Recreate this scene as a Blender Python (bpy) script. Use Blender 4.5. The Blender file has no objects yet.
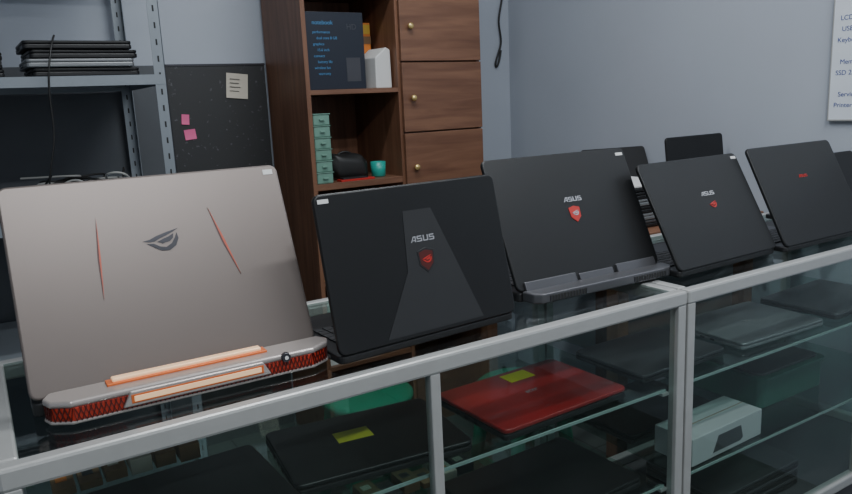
import bpy, bmesh, math, random
from mathutils import Matrix, Vector
random.seed(4)
COL=bpy.context.collection
# ---------------------------------------------------------------- materials
def mat(name,col,rough=.5,metal=0.,var=.06,scale=12.,bump=0.,bscale=80.,emit=None,estr=0.,coat=0.,spec=.5):
    m=bpy.data.materials.new(name); m.use_nodes=True; nt=m.node_tree; N=nt.nodes; b=N['Principled BSDF']
    b.inputs['Roughness'].default_value=rough; b.inputs['Metallic'].default_value=metal
    b.inputs['Specular IOR Level'].default_value=spec
    b.inputs['Coat Weight'].default_value=coat
    tc=N.new('ShaderNodeTexCoord')
    nz=N.new('ShaderNodeTexNoise'); nz.inputs['Scale'].default_value=scale; nz.inputs['Detail'].default_value=4
    nt.links.new(tc.outputs['Object'],nz.inputs['Vector'])
    mx=N.new('ShaderNodeMix'); mx.data_type='RGBA'
    mx.inputs[6].default_value=(*[c*(1-var) for c in col],1); mx.inputs[7].default_value=(*[min(1,c*(1+var)) for c in col],1)
    nt.links.new(nz.outputs['Fac'],mx.inputs[0]); nt.links.new(mx.outputs[2],b.inputs['Base Color'])
    if bump:
        n2=N.new('ShaderNodeTexNoise'); n2.inputs['Scale'].default_value=bscale; nt.links.new(tc.outputs['Object'],n2.inputs['Vector'])
        bp=N.new('ShaderNodeBump'); bp.inputs['Strength'].default_value=bump; bp.inputs['Distance'].default_value=.002
        nt.links.new(n2.outputs['Fac'],bp.inputs['Height']); nt.links.new(bp.outputs['Normal'],b.inputs['Normal'])
    if emit: b.inputs['Emission Color'].default_value=(*emit,1); b.inputs['Emission Strength'].default_value=estr
    return m
def wood(name,c1,c2,axis=2):
    m=bpy.data.materials.new(name); m.use_nodes=True; nt=m.node_tree;N=nt.nodes;b=N['Principled BSDF']; b.inputs['Roughness'].default_value=.45
    tc=N.new('ShaderNodeTexCoord'); mp=N.new('ShaderNodeMapping'); s=[14,14,14]; s[axis]=1.2; mp.inputs['Scale'].default_value=s
    nz=N.new('ShaderNodeTexNoise'); nz.inputs['Scale'].default_value=2.2; nz.inputs['Detail'].default_value=8; nz.inputs['Distortion'].default_value=.6
    cr=N.new('ShaderNodeValToRGB'); cr.color_ramp.elements[0].position=.3; cr.color_ramp.elements[1].position=.72
    cr.color_ramp.elements[0].color=(*c1,1); cr.color_ramp.elements[1].color=(*c2,1)
    nt.links.new(tc.outputs['Object'],mp.inputs[0]); nt.links.new(mp.outputs[0],nz.inputs['Vector']); nt.links.new(nz.outputs['Fac'],cr.inputs[0]); nt.links.new(cr.outputs[0],b.inputs['Base Color'])
    return m
def glassmat(name,tint,rough=.02,k=1.0):
    m=bpy.data.materials.new(name); m.use_nodes=True; nt=m.node_tree;N=nt.nodes
    for n in list(N):
        if n.type!='OUTPUT_MATERIAL': N.remove(n)
    out=[n for n in N][0]
    tr=N.new('ShaderNodeBsdfTransparent'); tr.inputs[0].default_value=(*tint,1)
    gl=N.new('ShaderNodeBsdfGlossy'); gl.inputs['Roughness'].default_value=rough; gl.inputs[0].default_value=(.92,.96,.95,1)
    ge=N.new('ShaderNodeNewGeometry'); dt=N.new('ShaderNodeVectorMath'); dt.operation='DOT_PRODUCT'
    nt.links.new(ge.outputs['Normal'],dt.inputs[0]); nt.links.new(ge.outputs['Incoming'],dt.inputs[1])
    def M2(op,a,b):
        n=N.new('ShaderNodeMath'); n.operation=op
        for i,x in enumerate((a,b)):
            if x is None: continue
            if isinstance(x,(int,float)): n.inputs[i].default_value=x
            else: nt.links.new(x,n.inputs[i])
        return n.outputs[0]
    c=M2('ABSOLUTE',dt.outputs['Value'],None); s=M2('SUBTRACT',1.0,c); p=M2('POWER',s,5.0); q=M2('MULTIPLY',p,.96*k); fr=M2('ADD',q,.04*k)
    mx=N.new('ShaderNodeMixShader'); nt.links.new(fr,mx.inputs[0]); nt.links.new(tr.outputs[0],mx.inputs[1]); nt.links.new(gl.outputs[0],mx.inputs[2])
    nt.links.new(mx.outputs[0],out.inputs[0]); return m
M={}
M['wall']=mat('wall_paint',(.43,.47,.535),.6,var=.09,scale=1.6,bump=.15,bscale=40)
M['dado']=mat('dark_dado_paint',(.085,.093,.105),.5,var=.2,scale=5)
M['ceil']=mat('ceiling_paint',(.6,.6,.6),.8)
M['alu']=mat('brushed_aluminium',(.47,.475,.465),.36,.4,var=.08,scale=30)
M['rack']=mat('grey_rack_steel',(.25,.28,.31),.45,.3,var=.08)
M['hole']=mat('slot_hole',(.02,.02,.02),.9)
M['blk']=mat('black_plastic',(.012,.012,.013),.42,var=.1,scale=40)
M['lidblk']=mat('black_soft_lid',(.011,.0115,.0125),.42,var=.12,scale=6,bump=.06,bscale=600,spec=.4)
M['lidblk2']=mat('black_brushed_lid',(.009,.0093,.010),.38,var=.12,scale=6,spec=.4)
M['panelgrey']=mat('lid_centre_panel',(.021,.0215,.023),.42,var=.1)
M['lidsilver']=mat('warm_silver_lid',(.168,.142,.130),.38,.5,var=.06,scale=3)
M['bumper']=mat('silver_bumper',(.42,.38,.36),.30,.5)
M['gun']=mat('gunmetal',(.075,.075,.085),.35,.6)
M['gunl']=mat('light_gunmetal',(.12,.12,.13),.33,.6)
M['key']=mat('key_caps',(.035,.035,.038),.5)
M['screen']=mat('screen_glass',(.006,.006,.008),.12)
M['red']=mat('red_lid',(.27,.010,.010),.3,var=.15,coat=.4)
M['redvent']=mat('red_vent',(.42,.030,.012),.40)
M['redbar']=mat('red_vent_dark',(.07,.008,.006),.45)
M['copper']=mat('copper_trim_painted_glow',(.95,.62,.38),.3,.2,emit=(1,.60,.30),estr=.40)  # warm highlight painted in by pale colour and emission; the trim is no lamp
M['copperd']=mat('copper_dark',(.70,.16,.04),.35,.3)
M['slash']=mat('orange_slash',(.50,.08,.04),.4)
M['slashd']=mat('slash_dark_groove',(.10,.04,.035),.5)
M['logo']=mat('logo_chrome',(.55,.55,.57),.25,.6)
M['logod']=mat('logo_dark_chrome',(.06,.06,.07),.22,.5)
M['logored']=mat('logo_red',(.45,.025,.02),.4)
M['white']=mat('white_sticker',(.68,.68,.67),.5)
M['wcart']=mat('white_carton',(.46,.48,.49),.5)
M['yel']=mat('yellow_sticker',(.50,.52,.04),.5)
M['silver']=mat('silver_laptop',(.25,.26,.27),.35,.5)
M['greyl']=mat('grey_laptop',(.085,.085,.09),.35,.4)
M['glass']=glassmat('counter_glass',(.85,.90,.885),k=.8)
M['gshelf']=glassmat('shelf_glass',(.72,.83,.80),.03)
M['gedge']=mat('glass_edge_green',(.26,.36,.34),.2)
M['base']=mat('counter_base',(.07,.07,.075),.5)
M['woodv']=wood('walnut_vertical',(.130,.058,.032),(.245,.118,.068),2)
M['woodh']=wood('walnut_horizontal',(.130,.058,.034),(.23,.113,.066),0)
M['gold']=mat('brass_knob',(.8,.6,.25),.25,.7)
M['green']=mat('green_plastic',(.02,.27,.16),.4)
M['dgreen']=mat('dark_green_plastic',(.03,.12,.09),.4)
M['teal']=mat('teal_plastic',(.02,.34,.28),.35)
M['pink']=mat('pink_note',(.8,.14,.32),.6)
M['paper']=mat('note_paper',(.62,.57,.48),.7)
M['bluebox']=mat('dark_blue_box',(.008,.012,.024),.4)
M['bluetxt']=mat('light_blue_print',(.06,.24,.46),.5)
M['orange']=mat('orange_box',(.75,.23,.04),.5)
M['clear']=mat('milky_green_plastic',(.16,.30,.24),.3)
M['card']=mat('cardboard',(.26,.15,.075),.7)
M['cable']=mat('black_cable',(.015,.015,.015),.5)
M['wcable']=mat('grey_cable',(.4,.4,.38),.5)
M['wb']=mat('whiteboard',(.72,.77,.84),.25)
M['ink']=mat('blue_ink',(.03,.05,.25),.6)
M['yellow']=mat('yellow_book',(.7,.45,.06),.6)
M['lamp']=mat('lamp_tube',(1,1,1),.4,emit=(.92,.96,1),estr=4)
def tile():
    m=bpy.data.materials.new('floor_tiles'); m.use_nodes=True; nt=m.node_tree;N=nt.nodes;b=N['Principled BSDF'];b.inputs['Roughness'].default_value=.35
    tc=N.new('ShaderNodeTexCoord'); br=N.new('ShaderNodeTexBrick'); br.offset=0; br.inputs['Scale'].default_value=1; br.inputs['Brick Width'].default_value=.4; br.inputs['Row Height'].default_value=.4; br.inputs['Mortar Size'].default_value=.004
    br.inputs['Color1'].default_value=(.09,.10,.095,1);br.inputs['Color2'].default_value=(.11,.12,.115,1);br.inputs['Mortar'].default_value=(.04,.04,.04,1)
    nt.links.new(tc.outputs['Object'],br.inputs['Vector']);nt.links.new(br.outputs['Color'],b.inputs['Base Color']); return m
M['floor']=tile()
def speck():
    m=bpy.data.materials.new('black_speckled_board'); m.use_nodes=True; nt=m.node_tree;N=nt.nodes;b=N['Principled BSDF'];b.inputs['Roughness'].default_value=.5
    tc=N.new('ShaderNodeTexCoord'); v=N.new('ShaderNodeTexNoise'); v.inputs['Scale'].default_value=55; v.inputs['Detail'].default_value=2
    cr=N.new('ShaderNodeValToRGB'); cr.color_ramp.elements[0].position=.66; cr.color_ramp.elements[0].color=(.034,.035,.037,1); cr.color_ramp.elements[1].position=.76; cr.color_ramp.elements[1].color=(.12,.12,.135,1)
    nt.links.new(tc.outputs['Object'],v.inputs['Vector']);nt.links.new(v.outputs['Fac'],cr.inputs[0]);nt.links.new(cr.outputs[0],b.inputs['Base Color']); return m
M['board']=speck()
# ---------------------------------------------------------------- helpers
def link(o,parent=None):
    COL.objects.link(o)
    if parent: o.parent=parent
    return o
def empty(name,loc=(0,0,0),rot=(0,0,0),parent=None):
    e=bpy.data.objects.new(name,None); e.location=loc; e.rotation_euler=rot; e.empty_display_size=.05; return link(e,parent)
def fin(name,bm,m,parent=None,bevel=0,seg=2,smooth=False):
    me=bpy.data.meshes.new(name); bmesh.ops.recalc_face_normals(bm,faces=bm.faces); bm.to_mesh(me); bm.free()
    ms=m if isinstance(m,list) else [m]
    for x in ms: me.materials.append(M[x])
    o=bpy.data.objects.new(name,me); link(o,parent)
    if smooth:
        for p in me.polygons: p.use_smooth=True
    if bevel:
        b=o.modifiers.new('b','BEVEL'); b.width=bevel; b.segments=seg; b.limit_method='ANGLE'
    return o
def addbox(bm,x0,x1,y0,y1,z0,z1,mi=0):
    v=[bm.verts.new(p) for p in [(x0,y0,z0),(x1,y0,z0),(x1,y1,z0),(x0,y1,z0),(x0,y0,z1),(x1,y0,z1),(x1,y1,z1),(x0,y1,z1)]]
    for f in [(0,3,2,1),(4,5,6,7),(0,1,5,4),(1,2,6,5),(2,3,7,6),(3,0,4,7)]:
        bm.faces.new([v[i] for i in f]).material_index=mi
def box(name,x0,x1,y0,y1,z0,z1,m,parent=None,bevel=0,seg=2):
    bm=bmesh.new(); addbox(bm,x0,x1,y0,y1,z0,z1); return fin(name,bm,m,parent,bevel,seg)
def boxes(name,L,m,parent=None,bevel=0):
    bm=bmesh.new()
    for b in L: addbox(bm,*b)
    return fin(name,bm,m,parent,bevel)
def prism(name,pts,axis,a,b,m,parent=None,bevel=0,seg=2):
    def P(p,t): return {'y':(p[0],t,p[1]),'z':(p[0],p[1],t),'x':(t,p[0],p[1])}[axis]
    bm=bmesh.new(); A=[bm.verts.new(P(p,a)) for p in pts]; B=[bm.verts.new(P(p,b)) for p in pts]; n=len(pts)
    bm.faces.new(A); bm.faces.new(B[::-1])
    for i in range(n): bm.faces.new([A[i],B[i],B[(i+1)%n],A[(i+1)%n]])
    return fin(name,bm,m,parent,bevel,seg)
def rrect(x0,x1,y0,y1,r,n=5):
    pts=[]
    for cx,cy,a0 in [(x1-r,y0+r,-90),(x1-r,y1-r,0),(x0+r,y1-r,90),(x0+r,y0+r,180)]:
        for i in range(n+1):
            a=math.radians(a0+90*i/n); pts.append((cx+r*math.cos(a),cy+r*math.sin(a)))
    return pts
def cyl(name,p0,p1,r0,r1,m,parent=None,n=24,smooth=True,cap=True):
    p0=Vector(p0);p1=Vector(p1);d=(p1-p0);q=d.to_track_quat('Z','Y').to_matrix().to_4x4()
    bm=bmesh.new(); bmesh.ops.create_cone(bm,cap_ends=cap,segments=n,radius1=r0,radius2=r1,depth=d.length,matrix=Matrix.Translation((p0+p1)/2)@q)
    o=fin(name,bm,m,parent,0,2,False)
    for p in o.data.polygons: p.use_smooth=(len(p.vertices)==4)
    return o
def lathe(name,prof,m,parent=None,n=32,loc=(0,0,0)):
    bm=bmesh.new(); rings=[]
    for r,z in prof: rings.append([bm.verts.new((loc[0]+r*math.cos(2*math.pi*i/n),loc[1]+r*math.sin(2*math.pi*i/n),loc[2]+z)) for i in range(n)])
    for a,b in zip(rings,rings[1:]):
        for i in range(n): bm.faces.new([a[i],a[(i+1)%n],b[(i+1)%n],b[i]])
    bm.faces.new(rings[0][::-1]); bm.faces.new(rings[-1])
    return fin(name,bm,m,parent,0,2,True)
def tube(name,pts,r,m,parent=None):
    cu=bpy.data.curves.new(name,'CURVE'); cu.dimensions='3D'; cu.bevel_depth=r; cu.bevel_resolution=2
    s=cu.splines.new('NURBS'); s.points.add(len(pts)-1)
    for i,p in enumerate(pts): s.points[i].co=(*p,1)
    s.use_endpoint_u=True; s.order_u=4; s.resolution_u=6
    o=bpy.data.objects.new(name,cu); cu.materials.append(M[m]); return link(o,parent)
def text(name,s,size,m,parent,mtx,ext=.0003,bold=0,align='CENTER'):
    cu=bpy.data.curves.new(name,'FONT'); cu.body=s; cu.size=size; cu.extrude=ext; cu.align_x=align; cu.align_y='CENTER'; cu.offset=bold
    t=bpy.data.objects.new(name+'_c',cu); COL.objects.link(t)
    bpy.context.view_layer.update(); dg=bpy.context.evaluated_depsgraph_get()
    me=bpy.data.meshes.new_from_object(t.evaluated_get(dg)); bpy.data.objects.remove(t)
    me.materials.clear(); me.materials.append(M[m]); o=bpy.data.objects.new(name,me); link(o,parent); o.matrix_local=mtx; return o
RX=Matrix.Rotation(math.radians(90),4,'X')
EYE=[[(-1,.10),(-.62,.16),(-.2,.34),(.35,.50),(1.05,.66),(.72,.48),(.30,.30),(-.05,.17),(-.38,.02),(-.62,.02)],
     [(-.80,-.06),(-.42,-.10),(-.12,-.30),(.22,-.38),(.55,-.20),(.80,.16),(.92,.42),(.98,.05),(.78,-.34),(.40,-.58),(-.05,-.56),(-.40,-.34)],
     [(-.22,-.02),(.10,.12),(.42,.22),(.74,.38),(.68,.12),(.48,-.06),(.22,-.10),(.06,-.16),(-.04,-.08)]]
def eye(name,cx,cz,s,m,parent,y=-.0012):
    bm=bmesh.new()
    for P in EYE:
        A=[bm.verts.new((cx+s*p[0],y,cz+s*p[1])) for p in P];B=[bm.verts.new((cx+s*p[0],0.0005,cz+s*p[1])) for p in P];n=len(P)
        bm.faces.new(A);bm.faces.new(B[::-1])
        for i in range(n): bm.faces.new([A[i],B[i],B[(i+1)%n],A[(i+1)%n]])
    return fin(name,bm,m,parent)
def wordmark(x,z,s,m,parent):
    G={'A':[[(0,0),(.18,0),(.62,.82),(.80,.82),(.80,0),(1,0),(1,1),(.52,1)],[(.42,.22),(.8,.22),(.8,.38),(.50,.38)]],
       'S':[[(.0,0),(.9,0),(1,.1),(1,.5),(.9,.6),(.22,.6),(.22,.82),(.95,.82),(.95,1),(.1,1),(0,.9),(0,.52),(.1,.42),(.78,.42),(.78,.18),(0,.18)]],
       'U':[[(0,1),(0,.1),(.1,0),(.9,0),(1,.1),(1,1),(.78,1),(.78,.18),(.22,.18),(.22,1)]]}
    bm=bmesh.new(); W=1.25
    for k,ch in enumerate('ASUS'):
        for P in G[ch]:
            pts=[(x+s*((p[0]*W)+(k-2)*1.5+.12),z+s*(p[1]-.5)*1.2) for p in P]; n=len(pts)
            A=[bm.verts.new((p[0],-.0012,p[1])) for p in pts];B=[bm.verts.new((p[0],.0004,p[1])) for p in pts]
            bm.faces.new(A);bm.faces.new(B[::-1])
            for i in range(n): bm.faces.new([A[i],B[i],B[(i+1)%n],A[(i+1)%n]])
    return fin('lid_wordmark',bm,m,parent)
def keyboard(parent,w,y0,y1,z):
    L=[];rows=6;cols=17;kw=(w-.05)/cols;kh=(y1-y0)/rows
    for r in range(rows):
        c=0
        while c<cols:
            span=5 if (r==0 and c==4) else 1
            x=-w/2+.025+c*kw; L.append((x+.0012,x+kw*span-.0012,y0+r*kh+.0012,y0+(r+1)*kh-.0012,z,z+.003)); c+=span
    L=[(-b,-a,y1+y0-d,y1+y0-c,e,f) for a,b,c,d,e,f in L]
    boxes('keys',L,'key',parent,.0006)
def open_laptop(loc,yaw,tilt,w,H,D,lidm,style,th=.010,bh=.014,pz=.018,name='gaming_laptop'):
    root=empty(name,loc,(0,0,yaw))
    z0=.003
    prism('base_body',rrect(-w/2+.002,w/2-.002,.003,D,.012),'z',z0,z0+bh,'blk',root,.003)
    boxes('rubber_feet',[(sx*w*.4-.012,sx*w*.4+.012,y-.008,y+.008,0,z0+.001) for sx in(-1,1) for y in(.03,D-.03)],'cable',root)
    keyboard(root,w*.97,.05,.05+.115,z0+bh)
    box('touchpad',-.055,.05,D-.085,D-.015,z0+bh,z0+bh+.0008,'gun',root)
    boxes('side_ports',[(w/2-.003,w/2-.0014,y,y+.014,z0+.004,z0+.009) for y in(.04,.07,.10,.15)]+[(-w/2+.0014,-w/2+.003,y,y+.014,z0+.004,z0+.009) for y in(.04,.07,.10,.15)],'silver',root)
    cyl('hinge_barrel',(-w*.38,.008,z0+bh+.001),(w*.38,.008,z0+bh+.001),.004,.004,'blk',root,16)
    H+=.028-pz
    lid=empty('lid_pivot',(0,0,pz),(-tilt,0,0),root)
    r=.014
    prism('lid_shell',rrect(-w/2,w/2,0.0,H,r),'y',0,th,lidm,lid,.0035,3)
    prism('screen_bezel',rrect(-w/2+.004,w/2-.004,.006,H-.004,r-.004),'y',th-.001,th+.001,'blk',lid)
    box('screen_panel',-w/2+.018,w/2-.018,th,th+.0015,.028,H-.016,'screen',lid)
    return root,lid
# ---------------------------------------------------------------- room
ZC=1.421
box('floor',-1.7,2.52,-3.2,3.13,-.1,0,'floor')
box('wall_back',-1.7,2.52,3.03,3.13,0,2.95,'wall')
box('wall_right',2.42,2.52,-3.2,3.03,0,2.95,'wall')
box('wall_left',-1.7,-1.6,-3.2,3.03,0,2.95,'wall')
box('ceiling',-1.7,2.52,-3.2,3.13,2.95,3.05,'ceil')
box('trim_dado',-1.6,.69,3.018,3.0299,.08,1.607,'dado')
pb=empty('speckled_notice_board',(0,0,0))
box('panel',.695,1.100,3.010,3.0285,.085,1.605,'board',pb,.002)
boxes('panel_edging',[(.692,1.101,3.007,3.0286,1.602,1.610),(.692,.697,3.007,3.0286,.083,1.605)],'gun',pb)
box('baseboard_back',-1.6,2.42,3.012,3.0299,0,.08,'base')
def note(nm,x,z,w,h,m,rot=0,y=3.0095,lines=0):
    e=empty(nm,(x,y-.001,z),(0,rot,0)); 
    bm=bmesh.new(); n=6
    vs=[[bm.verts.new((-w/2+w*i/n,-.004*(1-j/n)**2*(1 if i%2 else .8)-.0004,-h/2+h*j/n)) for j in range(n+1)] for i in range(n+1)]
    for i in range(n):
        for j in range(n): bm.faces.new([vs[i][j],vs[i+1][j],vs[i+1][j+1],vs[i][j+1]])
    o=fin('sheet',bm,m,e,smooth=True)
    if lines: boxes('writing',[(-w*.35,w*(.05+.25*random.random()),-.0046,-.0030,h*(.26-.16*k),h*(.26-.16*k)+.002) for k in range(lines)],'gun',e)
    return e
note('paper_note',.975,1.52,.090,.10,'paper',.10,lines=4)
note('sticky_note',.752,1.395,.030,.040,'pink',.1)
note('sticky_note',.765,1.335,.045,.04,'pink',-.08)
# ---------------------------------------------------------------- wooden cabinet
cb=empty('wooden_cabinet',(0,0,0)); x0,x1,x2=1.105,1.514,1.912; y0,y1=2.60,3.005; t=.018; ZT=2.15
box('side_left',x0,x0+t,y0,y1,0,ZT,'woodv',cb,.001)
box('side_right',x2-t,x2,y0,y1,0,ZT,'woodv',cb,.001)
box('divider',x1-t/2,x1+t/2,y0+.001,y1,.06,ZT-t,'woodv',cb,.001)
box('back_panel',x0+t,x2-t,y1-.006,y1,.06,ZT-t,'woodv',cb)
box('top_panel',x0+t,x2-t,y0,y1,ZT-t,ZT,'woodh',cb)
box('plinth',x0+t,x2-t,y0+.02,y1,0,.06,'woodh',cb)
for i,(a,b) in enumerate([(1.465,1.483),(1.100,1.125),(.72,.738),(.36,.378),(1.86,1.878)]):
    box('shelf_%d'%(i+1),x0+t,x1-t/2,y0+.002,y1-.006,a,b,'woodh',cb,.001)
zz=[.46,.74,1.02,1.30,1.582,1.862,2.13]
for i in range(6):
    a,b=zz[i]+.003,zz[i+1]-.003
    box('compartment_rail_%d'%(i+1),x1+t/2,x2-t,y0+.02,y1-.006,zz[i]-.009,zz[i]+.009,'woodh',cb)
    box('door_leaf_%d'%(i+1),x1+.003,x2-.003,y0-.016,y0-.001,a,b,'woodh',cb,.002)
    k=lathe('door_knob_%d'%(i+1),[(.005,0),(.005,.008),(.012,.012),(.013,.018),(.009,.023)],'gold',cb,20)
    k.matrix_local=Matrix.Translation((x1+.045,y0-.015,(a+b)/2-.002))@Matrix.Rotation(math.radians(90),4,'X')
# contents
bx=empty('boxed_device_package',(1.255,2.73,1.4832),(0,0,.0))
box('carton',-.122,.122,-.10,.10,0,.29,'bluebox',bx,.002)
FX=lambda x,z:Matrix.Translation((x,-.1008,z))@RX
text('print_title','notebook',.022,'bluetxt',bx,FX(-.095,.250),align='LEFT')
LN=['performance','dual core 8 GB','graphics','15.6 inch','connect','battery life','wireless lan','warranty']
for i in range(8): text('print_line_%d'%i,LN[i],.014,'bluetxt',bx,FX(-.08 if i%2 else -.095,.215-.022*i),align='LEFT')
text('print_side','HD',.03,'gun',bx,FX(.07,.235),align='CENTER')
box('side_stripe',.04,.10,-.1008,-.1,.03,.12,'gun',bx)
pk=empty('white_packet',(1.447,2.70,1.4832),(0,.0,.12)); prism('packet',[(-.036,0),(.042,0),(.040,.150),(.020,.160),(-.034,.120)],'y',-.07,.05,'white',pk,.004,3)
ob=empty('orange_carton',(1.450,2.92,1.4832)); box('carton',-.04,.045,-.06,.06,0,.30,'orange',ob,.003); box('carton_stripe',-.0405,.0455,-.0606,.0606,.13,.17,'card',ob)
oc=empty('folded_leaflets',(1.447,2.80,1.4832)); box('leaflet_bundle',-.03,.04,-.02,.02,0,.27,'orange',oc,.002); box('leaflet_cover',-.028,.038,-.021,-.02,.225,.262,'yellow',oc); box('leaflet_band',-.031,.041,-.0215,.021,.185,.215,'card',oc)
sd=empty('mini_drawer_tower',(1.163,2.68,1.1252))
for i in range(6):
    z=.045*i; box('drawer_%d'%(i+1),-.034,.034,-.07,.07,z,z+.041,'clear',sd,.004); box('drawer_rim_%d'%(i+1),-.037,.037,-.073,.07,z+.041,z+.0445,'clear',sd,.001); box('drawer_pull_%d'%(i+1),-.01,.01,-.078,-.07,z+.018,z+.024,'clear',sd,.001)
bag=empty('black_zip_pouch',(1.305,2.72,1.1252))
bm=bmesh.new(); bmesh.ops.create_uvsphere(bm,u_segments=32,v_segments=18,radius=1)
for v in bm.verts:
    x,y,z=v.co; s=1+.05*math.sin(9*x+3*y)+.04*math.sin(7*z+5*x); v.co=(math.copysign(abs(x)**.5,x)*.086*s,math.copysign(abs(y)**.6,y)*.06,max(0,.050+math.copysign(abs(z)**.6,z)*.052*s-.018*x))
fin('pouch_body',bm,'cable',bag,smooth=True); tube('pouch_zip',[(-.082,-.035,.070),(-.03,-.055,.078),(.03,-.055,.074),(.08,-.035,.062)],.0025,'gunl',bag)
tube('pouch_handle',[(-.04,0,.095),(-.02,-.01,.118),(.02,-.01,.116),(.04,0,.088)],.004,'cable',bag)
rb=empty('red_booklet_pile',(1.29,2.632,1.1252)); box('booklet_1',-.06,.09,-.022,.022,0,.008,'logored',rb,.001); box('booklet_2',-.05,.06,-.02,.02,.0085,.014,'blk',rb,.001)
mg=empty('teal_mug',(1.435,2.68,1.1252)); lathe('mug_body',[(.024,0),(.029,.004),(.032,.062),(.0295,.062),(.026,.008),(.001,.008)],'teal',mg)
tube('mug_handle',[(.01,.030,.05),(.014,.048,.048),(.014,.050,.02),(.01,.029,.014)],.004,'teal',mg)
cols=['yellow','card','pink','white','blk','yellow','pink','white','yellow','card','logored','yellow']
bk=empty('binder_and_book_pile',(1.285,2.74,.7382)); z=0
for i in range(12):
    h=[.028,.02,.035,.015][i%4]; o=random.uniform(0,.004); box('book_%d'%(i+1),-.160+o,.08+o,-.136+o,.10,z,z+h-.0006,cols[i],bk,.001); z+=h
bk=empty('binder_and_book_pile',(1.285,2.74,.3782)); z=0
for i in range(9):
    h=[.028,.02,.035,.015][i%4]; box('book_%d'%(i+1),-.155,.08,-.12,.10,z,z+h-.0006,cols[(i+3)%12],bk,.001); z+=h
# ---------------------------------------------------------------- steel rack
rk=empty('steel_slotted_rack',(0,0,0)); X0,X1,Y0,Y1=-.45,.555,2.40,2.985
def angle_post(nm,x,y,sx,sy):
    L=[(min(x,x+sx*.034),max(x,x+sx*.034),min(y,y+sy*.002),max(y,y+sy*.002),0,2.3),(min(x,x+sx*.002),max(x,x+sx*.002),min(y,y+sy*.034),max(y,y+sy*.034),0,2.3)]
    boxes(nm,L,'rack',rk)
    H=[]
    for k in range(45):
        z=.03+.05*k
        for dx in(.017,):
            a=x+sx*dx; H.append((a-.0025,a+.0025,y-.0006 if sy>0 else y-.0024,y+.0026 if sy>0 else y+.0006,z,z+.018))
            b=y+sy*dx; H.append((x-.0026 if sx<0 else x-.0006,x+.0006 if sx<0 else x+.0026,b-.0025,b+.0025,z,z+.018))
    boxes(nm+'_slots',H,'hole',rk)
angle_post('post_1',X1,Y0,-1,1); angle_post('post_2',X1,Y1,-1,-1); angle_post('post_3',X0,Y0,1,1); angle_post('post_4',X0,Y1,1,-1)
for i,z in enumerate([.15,.70,1.12,1.54,2.05]):
    boxes('shelf_%d'%(i+1),[(X0,X1,Y0+.002,Y1-.002,z,z+.002),(X0+.002,X1-.002,Y0-.001,Y0+.0015,z-.028,z+.002),(X0+.002,X1-.002,Y1-.0015,Y1+.001,z-.028,z+.002),(X1-.0035,X1-.002,Y0,Y1,z-.028,z+.002),(X0+.002,X0+.0035,Y0,Y1,z-.028,z+.002)],'rack',rk)
def closed_laptop(x,y,z,yaw,w,d,m,h=.022,sticker=None,st=(0,0),name='closed_laptop',logo=None):
    e=empty(name,(x,y,z),(0,0,yaw))
    prism('base_shell',rrect(-w/2,w/2,-d/2,d/2,.012),'z',.0025,h*.6,'blk' if m!='silver' else m,e,.003)
    prism('lid_shell',rrect(-w/2,w/2,-d/2,d/2,.014),'z',h*.6+.001,h,m,e,.003,3)
    boxes('feet',[(sx*w*.38-.01,sx*w*.38+.01,sy*d*.38-.005,sy*d*.38+.005,0,.003) for sx in(-1,1) for sy in(-1,1)],'cable',e)
    boxes('hinge_caps',[(sx*w*.3-.025,sx*w*.3+.025,d/2-.004,d/2+.004,.005,h*.8) for sx in(-1,1)],'gun',e,.002)
    boxes('ports',[(sx*(w/2)-.0007,sx*(w/2)+.0007,yy,yy+.013,h*.25,h*.5) for sx in(-1,1) for yy in(-.03,0,.03)],'hole',e)
    if sticker: box('price_sticker',st[0]-.035,st[0]+.035,st[1]-.022,st[1]+.022,h,h+.0008,sticker,e)
    if logo: text('lid_logo',logo,.02,'logo',e,Matrix.Translation((0,0,h+.0003)))
    return e
z=1.5421
for i in range(4): closed_laptop(.33+random.uniform(-.01,.01),2.56+random.uniform(-.01,.01),z,random.uniform(-.05,.05),.30,.24,'silver' if i==1 else 'lidblk',.026); z+=.0262
z=1.5421
for i in range(3): closed_laptop(-.03,2.57,z,random.uniform(-.04,.04),.30,.24,'greyl' if i%2 else 'lidblk',.024); z+=.0242
tube('rack_hanging_cable',[(.26,2.44,1.66),(.24,2.36,1.63),(.21,2.37,1.50),(.23,2.38,1.35),(.17,2.38,1.22),(.20,2.45,1.13)],.003,'cable')
cp=empty('tangled_cable_heap',(.28,2.6,1.1221))
for k in range(9):
    pts=[(random.uniform(-.18,.18),random.uniform(-.12,.12),random.uniform(.006,.13)) for _ in range(12)]
    tube('cable_%d'%k,pts,.0035,'wcable' if k%3==0 else 'cable',cp)
closed_laptop(-.1,2.60,1.1221,.1,.34,.24,'lidblk')
tube('wall_cable',[(2.36,3.02,2.9),(2.37,3.02,2.2),(2.40,3.015,1.95),(2.33,3.02,1.80),(2.38,3.015,1.70),(2.30,3.02,1.58),(2.34,3.02,1.56),(2.36,3.02,1.66)],.005,'cable')
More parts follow.
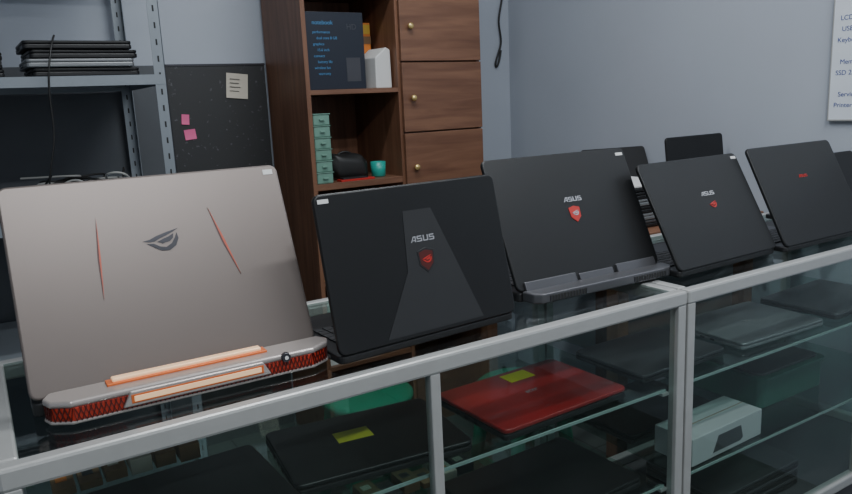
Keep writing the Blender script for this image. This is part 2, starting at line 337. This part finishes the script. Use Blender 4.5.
# ---------------------------------------------------------------- counter
ct=empty('glass_display_counter',(0,0,0)); FY=.985; BY=1.47; R=.027
def unit(xa,xb,tag,mull):
    rails=[(xa,xb,FY,FY+R,.968,1.0),(xa,xb,BY-R,BY,.968,1.0),(xa,xa+R,FY+R,BY-R,.968,1.0),(xb-R,xb,FY+R,BY-R,.968,1.0)]
    rails+=[(xa,xb,FY,FY+R,.30,.33),(xa,xb,BY-R,BY,.30,.33),(xa,xa+R,FY+R,BY-R,.30,.33),(xb-R,xb,FY+R,BY-R,.30,.33)]
    boxes(tag+'_rails',rails,'alu',ct,.005)
    posts=[(x,x+R-.003,y,y+R-.003,0.0,.969) for x in(xa+.0015,xb-R+.0015) for y in(FY+.0015,BY-R+.0015)]
    posts+=[(m-.010,m+.010,FY+.002,FY+R-.005,.33,.969) for m in mull]
    boxes(tag+'_posts',posts,'alu',ct,.002)
    box(tag+'_glass_top',xa+R,xb-R,FY+R,BY-R,.993,.9995,'glass',ct)
    box(tag+'_glass_front',xa+R,xb-R,FY+.010,FY+.014,.33,.968,'glass',ct)
    box(tag+'_glass_side_a',xa+.010,xa+.014,FY+R,BY-R,.33,.968,'glass',ct) if tag=='unit_a' else None
    for i,zs in enumerate((.775,.545)):
        box('%s_glass_shelf_%d'%(tag,i+1),xa+.03,xb-.03,FY+R+.004,BY-R-.01,zs-.005,zs,'gshelf',ct)
        box('%s_shelf_front_edge_%d'%(tag,i+1),xa+.03,xb-.03,FY+R+.001,FY+R+.004,zs-.0055,zs+.0005,'gedge',ct)
        boxes('%s_shelf_bracket_%d'%(tag,i+1),[(x,x+.02,y,y+.02,zs-.012,zs-.0055) for x in(xa+R-.002,xb-R-.018) for y in(FY+R-.004,BY-R-.016)],'alu',ct)
    box(tag+'_bottom_board',xa+.01,xb-.01,FY+.01,BY-.01,.285,.301,'base',ct)
    box(tag+'_kick_panel',xa+.03,xb-.03,FY+.02,FY+.032,.03,.285,'base',ct)
unit(-.028,1.258,'unit_a',[.615]); unit(1.262,2.40,'unit_b',[2.02])
ZT=1.0002
# ---------------------------------------------------------------- open laptops
r,l=open_laptop((.240,1.118,ZT),-.017,.408,.434,.323,.285,'lidsilver','g',bh=.022,pz=.030)
S=.010
bp=[(-.203,.002),(-.213,-.020),(-.206,-.040),(-.180,-.056),(.180,-.056),(.210,-.040),(.220,-.020),(.208,.002)]
prism('rear_bumper_top',[(a+S,b) for a,b in bp],'z',.028,.038,'bumper',r,.004,3)
prism('rear_bumper_lip',[(a+S,b) for a,b in bp],'z',.004,.009,'bumper',r,.002,2)
prism('grille_core',[(a*.985+S,b*.985) for a,b in bp],'z',.008,.029,'redvent',r,.002)
# mesh of slanted slats wrapping the whole back edge
bm=bmesh.new()
path=[(a*.985+S,b*.985) for a,b in bp[1:7]]
for (ax,ay),(bx_,by) in zip(path,path[1:]):
    L=math.hypot(bx_-ax,by-ay); n=max(2,int(L/.0065)); tx,ty=(bx_-ax)/L,(by-ay)/L; nx,ny=ty,-tx
    for i in range(n):
        for sgn in(1,-1):
            s0=(i+.5)/n*L; s1=s0+.008*sgn
            P=[]
            for s,z in((s0-.0006,.0085),(s0+.0006,.0085),(s1+.0006,.0285),(s1-.0006,.0285)):
                s=min(max(s,0),L); P.append((ax+tx*s,ay+ty*s,z))
            A=[bm.verts.new((p[0]+nx*.0018,p[1]+ny*.0018,p[2])) for p in P]; B=[bm.verts.new((p[0]-nx*.001,p[1]-ny*.001,p[2])) for p in P]
            bm.faces.new(A); bm.faces.new(B[::-1])
            for q in range(4): bm.faces.new([A[q],B[q],B[(q+1)%4],A[(q+1)%4]])
fin('grille_mesh',bm,'redbar',r)
prism('copper_slot_surround',[(-.104,.012),(.116,.012),(.104,.034),(-.092,.034)],'y',-.0605,-.054,'bumper',r,.002)
box('copper_slot_rim',-.092,.104,-.0612,-.058,.0165,.0300,'copperd',r,.001)
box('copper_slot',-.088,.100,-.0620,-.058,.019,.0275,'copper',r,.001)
boxes('copper_strip_surround',[(-.118,.122,-.028,-.004,.036,.041)],'copperd',r,.001)
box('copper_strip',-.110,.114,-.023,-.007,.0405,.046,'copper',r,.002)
cyl('power_led_ring',(.142,-.054,.033),(.142,-.061,.033),.008,.007,'logod',r); cyl('power_led_centre',(.142,-.058,.033),(.142,-.0618,.033),.003,.003,'white',r)
eye('eye_emblem',.0,.208,.028,'logod',l)
def slash(p,q,wd,m,y):
    dx=q[0]-p[0];dz=q[1]-p[1];L=math.hypot(dx,dz);nx,nz=-dz/L*wd,dx/L*wd
    return prism('lid_slash',[p,(p[0]+dx*.5+nx,p[1]+dz*.5+nz),q,(p[0]+dx*.5-nx,p[1]+dz*.5-nz)],'y',-y,.0004,m,l)
slash((-.090,.258),(-.099,.128),.0024,'slashd',.0006); slash((-.0888,.258),(-.0978,.128),.0012,'slash',.001)
slash((.082,.255),(.114,.135),.0030,'slashd',.0006); slash((.0832,.255),(.1152,.135),.0016,'slash',.001)
box('spec_sticker',.190,.207,-.0008,.0003,.303,.312,'white',l)
# second laptop
r,l=open_laptop((.657,1.047,ZT),.054,.224,.384,.259,.255,'lidblk2','b')
prism('lid_centre_panel',[(-.026,.222),(.034,.222),(.068,.130),(.112,.008),(-.098,.008),(-.036,.115)],'y',-.0008,.0004,'panelgrey',l)
wordmark(.006,.170,.0088,'logo',l)
prism('shield_badge',[(-.011,.148),(.007,.153),(.025,.148),(.023,.122),(.007,.108),(-.009,.122)],'y',-.0016,0,'blk',l,.0005)
prism('shield_inner',[(-.008,.145),(.007,.149),(.022,.145),(.020,.124),(.007,.112),(-.006,.124)],'y',-.0019,0,'redbar',l)
eye('shield_eye',.007,.132,.011,'logored',l,-.0024)
box('spec_sticker',-.185,-.165,-.0008,.0003,.253,.260,'white',l)
# third laptop
r,l=open_laptop((1.127,1.132,ZT),-.026,.43,.416,.291,.30,'lidblk','c',bh=.020,pz=.026)
prism('rear_bumper',[(-.198,.002),(-.194,-.030),(-.178,-.044),(.192,-.044),(.210,-.030),(.216,.002)],'z',.005,.027,'gunl',r,.004,3)
boxes('rear_exhausts',[(c-.05,c+.05,-.0455,-.042,.009,.021) for c in(-.11,.13)],'hole',r,.001)
boxes('exhaust_fins',[(c-.05+.008*i,c-.0485+.008*i,-.0465,-.045,.009,.021) for c in(-.11,.13) for i in range(13)],'gun',r)
boxes('lid_hinge_cap',[(-.19,-.05,-.006,.006,-.004,.018),(-.04,.06,-.004,.006,-.004,.014),(.07,.19,-.006,.006,-.004,.018)],'gunl',l,.002)
wordmark(.007,.182,.0090,'logo',l)
prism('shield_badge',[(-.013,.162),(.003,.166),(.019,.162),(.017,.140),(.003,.128),(-.011,.140)],'y',-.0016,0,'logored',l,.0005)
eye('shield_eye',.003,.149,.010,'logo',l,-.0024)
box('spec_sticker',.178,.200,-.0008,.0003,.273,.280,'white',l)
# fourth
r,l=open_laptop((1.514,1.062,ZT),.03,.505,.384,.26,.255,'lidblk2','b')
wordmark(.014,.172,.0086,'logo',l)
eye('eye_emblem',.018,.142,.014,'logored',l)
box('spec_sticker',.165,.185,-.0008,.0003,.253,.260,'white',l)
# fifth
r,l=open_laptop((1.913,1.052,ZT),.002,.477,.384,.266,.255,'lidblk','b')
wordmark(.0,.18,.0066,'logored',l)
open_laptop((2.262,1.20,ZT),-.02,.30,.25,.19,.19,'blk','s',name='small_open_laptop')
# ---------------------------------------------------------------- inside the counter
S1=.7752;S2=.5452
closed_laptop(.20,1.15,S1,.03,.36,.25,'lidblk2',.024)
closed_laptop(.567,1.17,S1,-.12,.34,.235,'lidblk2',.024,'yel',(-.02,.02))
closed_laptop(.955,1.145,S1,.03,.34,.235,'red',.026,'yel',(.03,.08),logo='acer')
closed_laptop(1.355,1.17,S1+.0006,.02,.30,.22,'greyl',.022)
closed_laptop(1.735,1.165,S1+.0006,-.03,.34,.235,'silver',.02,logo='hp')
closed_laptop(2.13,1.165,S1+.0006,.03,.34,.235,'greyl',.02)
closed_laptop(.99,1.16,S2,.03,.38,.26,'lidblk2',.026)
closed_laptop(.50,1.16,S2,.03,.38,.26,'lidblk',.026)
closed_laptop(1.48,1.31,S2,.03,.34,.24,'lidblk',.026)
wc=empty('laptop_carton',(1.48,1.085,S2),(0,0,.03)); box('carton',-.14,.14,-.055,.055,0,.07,'wcart',wc,.002); prism('picture_of_laptop',[(-.06,.012),(.05,.012),(.06,.018),(.05,.052),(-.04,.052)],'y',-.0558,-.054,'greyl',wc); box('carton_seam',-.14,.14,-.001,.001,.07,.0706,'card',wc)
gb=empty('green_storage_bin',(1.90,1.24,S2)); prism('bin_wall',rrect(-.15,.15,-.12,.12,.02),'z',0,.08,'dgreen',gb,.004); prism('bin_rim',rrect(-.157,.157,-.127,.127,.022),'z',.08,.09,'dgreen',gb,.002); prism('bin_lid',rrect(-.14,.14,-.11,.11,.02),'z',.09,.098,'base',gb,.002)
cb2=empty('cardboard_parts_box',(.17,1.2,S2))
box('box_body',-.1,.1,-.11,.11,0,.09,'card',cb2,.002); boxes('box_flaps',[(-.1,-.002,-.11,.11,.09,.093),(.002,.1,-.11,.11,.09,.093)],'card',cb2,.001); box('box_tape',-.015,.015,-.111,.111,.0925,.0945,'paper',cb2)
def packets(x,y,z,n,seed,sx=.2):
    rnd=random.Random(seed); e=empty('spare_part_packets',(x,y,z)); 
    for i in range(n):
        px=-sx/2+sx*i/n; w=sx/n*.85; h=.012+.02*rnd.random(); box('packet_%d'%i,px,px+w,-.03-.01*rnd.random(),.03,0,h,rnd.choice(['card','card','gun','card','paper','greyl']),e,.001)
        box('packet_label_%d'%i,px+w*.2,px+w*.7,-.01,.01,h,h+.0006,rnd.choice(['paper','orange','gun']),e)
packets(.17,1.37,S1,6,1,.26); packets(.78,1.36,S2,6,2,.30); packets(.24,1.40,S2,5,3,.2)
for X in(.4,1.0,1.7):
    z=.3012
    for i in range(3): closed_laptop(X,1.2,z,0,.36,.25,'lidblk' if X<1 else 'greyl',.026); z+=.0262
# ---------------------------------------------------------------- behind the counter
dk=empty('low_wooden_table',(0,0,0)); box('table_top',1.66,2.40,1.56,2.35,.955,.98,'woodh',dk,.003); boxes('table_legs',[(x,x+.05,y,y+.05,0,.955) for x in(1.68,2.33) for y in(1.58,2.28)],'woodv',dk,.003); box('table_apron',1.73,2.33,1.60,1.62,.87,.955,'woodh',dk)
z=.9802
for i,m in enumerate(['greyl','silver','blk','silver','blk','white']): closed_laptop(1.84,1.74,z,random.uniform(-.04,.04),.33,.23,m,.024); z+=.0242
z=.9802
for i,m in enumerate(['greyl','blk']): closed_laptop(2.22,1.78,z,0,.33,.24,m,.024); z+=.0242
open_laptop((2.22,1.70,z),0,.12,.31,.205,.20,'lidblk2','b',name='small_open_laptop')
open_laptop((2.23,2.06,.9802),-.25,.45,.30,.215,.22,'blk','b',name='small_open_laptop')
def stool(x,y):
    e=empty('green_plastic_stool',(x,y,0))
    lathe('seat',[(.150,.43),(.160,.435),(.160,.450),(.150,.458),(.02,.455)],'green',e,36)
    for k in range(4):
        a=math.radians(45+90*k); c,s=math.cos(a),math.sin(a)
        cyl('leg_%d'%(k+1),(.19*c,.19*s,0),(.125*c,.125*s,.435),.020,.026,'green',e,12)
    bm=bmesh.new()
    for k in range(4):
        a=math.radians(45+90*k);b=a+math.pi/2; p=Vector((.165*math.cos(a),.165*math.sin(a),.16));q=Vector((.165*math.cos(b),.165*math.sin(b),.16)); d=(q-p).normalized()
        n=Vector((-d.y,d.x,0))*.006
        vs=[bm.verts.new(v+Vector((0,0,h))) for h in(0,.03) for v in(p-n,q-n,q+n,p+n)]
        for f in [(0,3,2,1),(4,5,6,7),(0,1,5,4),(1,2,6,5),(2,3,7,6),(3,0,4,7)]: bm.faces.new([vs[i] for i in f])
    fin('stretchers',bm,'green',e); 
stool(1.04,2.12); stool(1.50,1.85)
# ---------------------------------------------------------------- whiteboard on right wall
wbd=empty('whiteboard',(2.4195,0,0)); box('board_face',-.012,-.002,.15,1.352,1.305,2.25,'wb',wbd)
boxes('board_frame',[(-.014,-.001,.14,.15,1.299,2.26),(-.014,-.001,1.352,1.356,1.299,2.26),(-.014,-.001,.15,1.352,1.299,1.305),(-.014,-.001,.15,1.352,2.25,2.26)],'alu',wbd,.001)
RT=Matrix(((0,0,-1,0),(-1,0,0,0),(0,1,0,0),(0,0,0,1)))
W=['HARGA PROMO hari ini','Laptop second','core i5 / 8 GB','HARAP bayar lunas','Lcd 15.6','WAP Memory','','LCD dan ram','USB kabel','Keyboard baru','','Memory upgrade','SSD 256','','Service ok','Printer']
for i,s in enumerate(W):
    if s: text('handwriting_%d'%i,s,.021,'ink',wbd,Matrix.Translation((-.0125,1.338-.006*(i%3),1.86-.034*i))@RT,ext=.0002,align='LEFT')
# ---------------------------------------------------------------- lights
def lamp(x,y,L,pw,alongx=True):
    e=empty('ceiling_tube_lamp',(x,y,2.95),(0,0,0 if alongx else math.pi/2))
    box('housing',-L/2,L/2,-.04,.04,-.045,-.0,'white',e,.004)
    cyl('tube',(-L/2+.02,0,-.062),(L/2-.02,0,-.062),.014,.014,'lamp',e,16)
    ld=bpy.data.lights.new('tube_light','AREA'); ld.shape='RECTANGLE'; ld.size=L; ld.size_y=.12; ld.energy=pw; ld.color=(.93,.97,1)
    o=bpy.data.objects.new('tube_light',ld); link(o,e); o.location=(0,0,-.085)
lamp(.3,-.3,1.2,36); lamp(1.0,1.7,1.2,20); lamp(1.6,.2,1.2,30)
w=bpy.data.worlds.new('w'); bpy.context.scene.world=w; w.use_nodes=True; bg=w.node_tree.nodes['Background']; bg.inputs[0].default_value=(.86,.92,1,1); bg.inputs[1].default_value=.5
# ---------------------------------------------------------------- camera
yaw,pitch,roll,F=.552,.197,.046,726.6
f=Vector((math.sin(yaw)*math.cos(pitch),math.cos(yaw)*math.cos(pitch),-math.sin(pitch))); rr=Vector((math.cos(yaw),-math.sin(yaw),0)); d=f.cross(rr)
r2=rr*math.cos(roll)+d*math.sin(roll); d2=-rr*math.sin(roll)+d*math.cos(roll)
cd=bpy.data.cameras.new('camera'); cd.sensor_width=36; cd.lens=F*36/852; cd.clip_start=.01
co=bpy.data.objects.new('camera',cd); COL.objects.link(co)
mt=Matrix.Identity(4)
for i in range(3): mt[i][0]=r2[i]; mt[i][1]=-d2[i]; mt[i][2]=-f[i]
mt[2][3]=ZC; co.matrix_world=mt; bpy.context.scene.camera=co
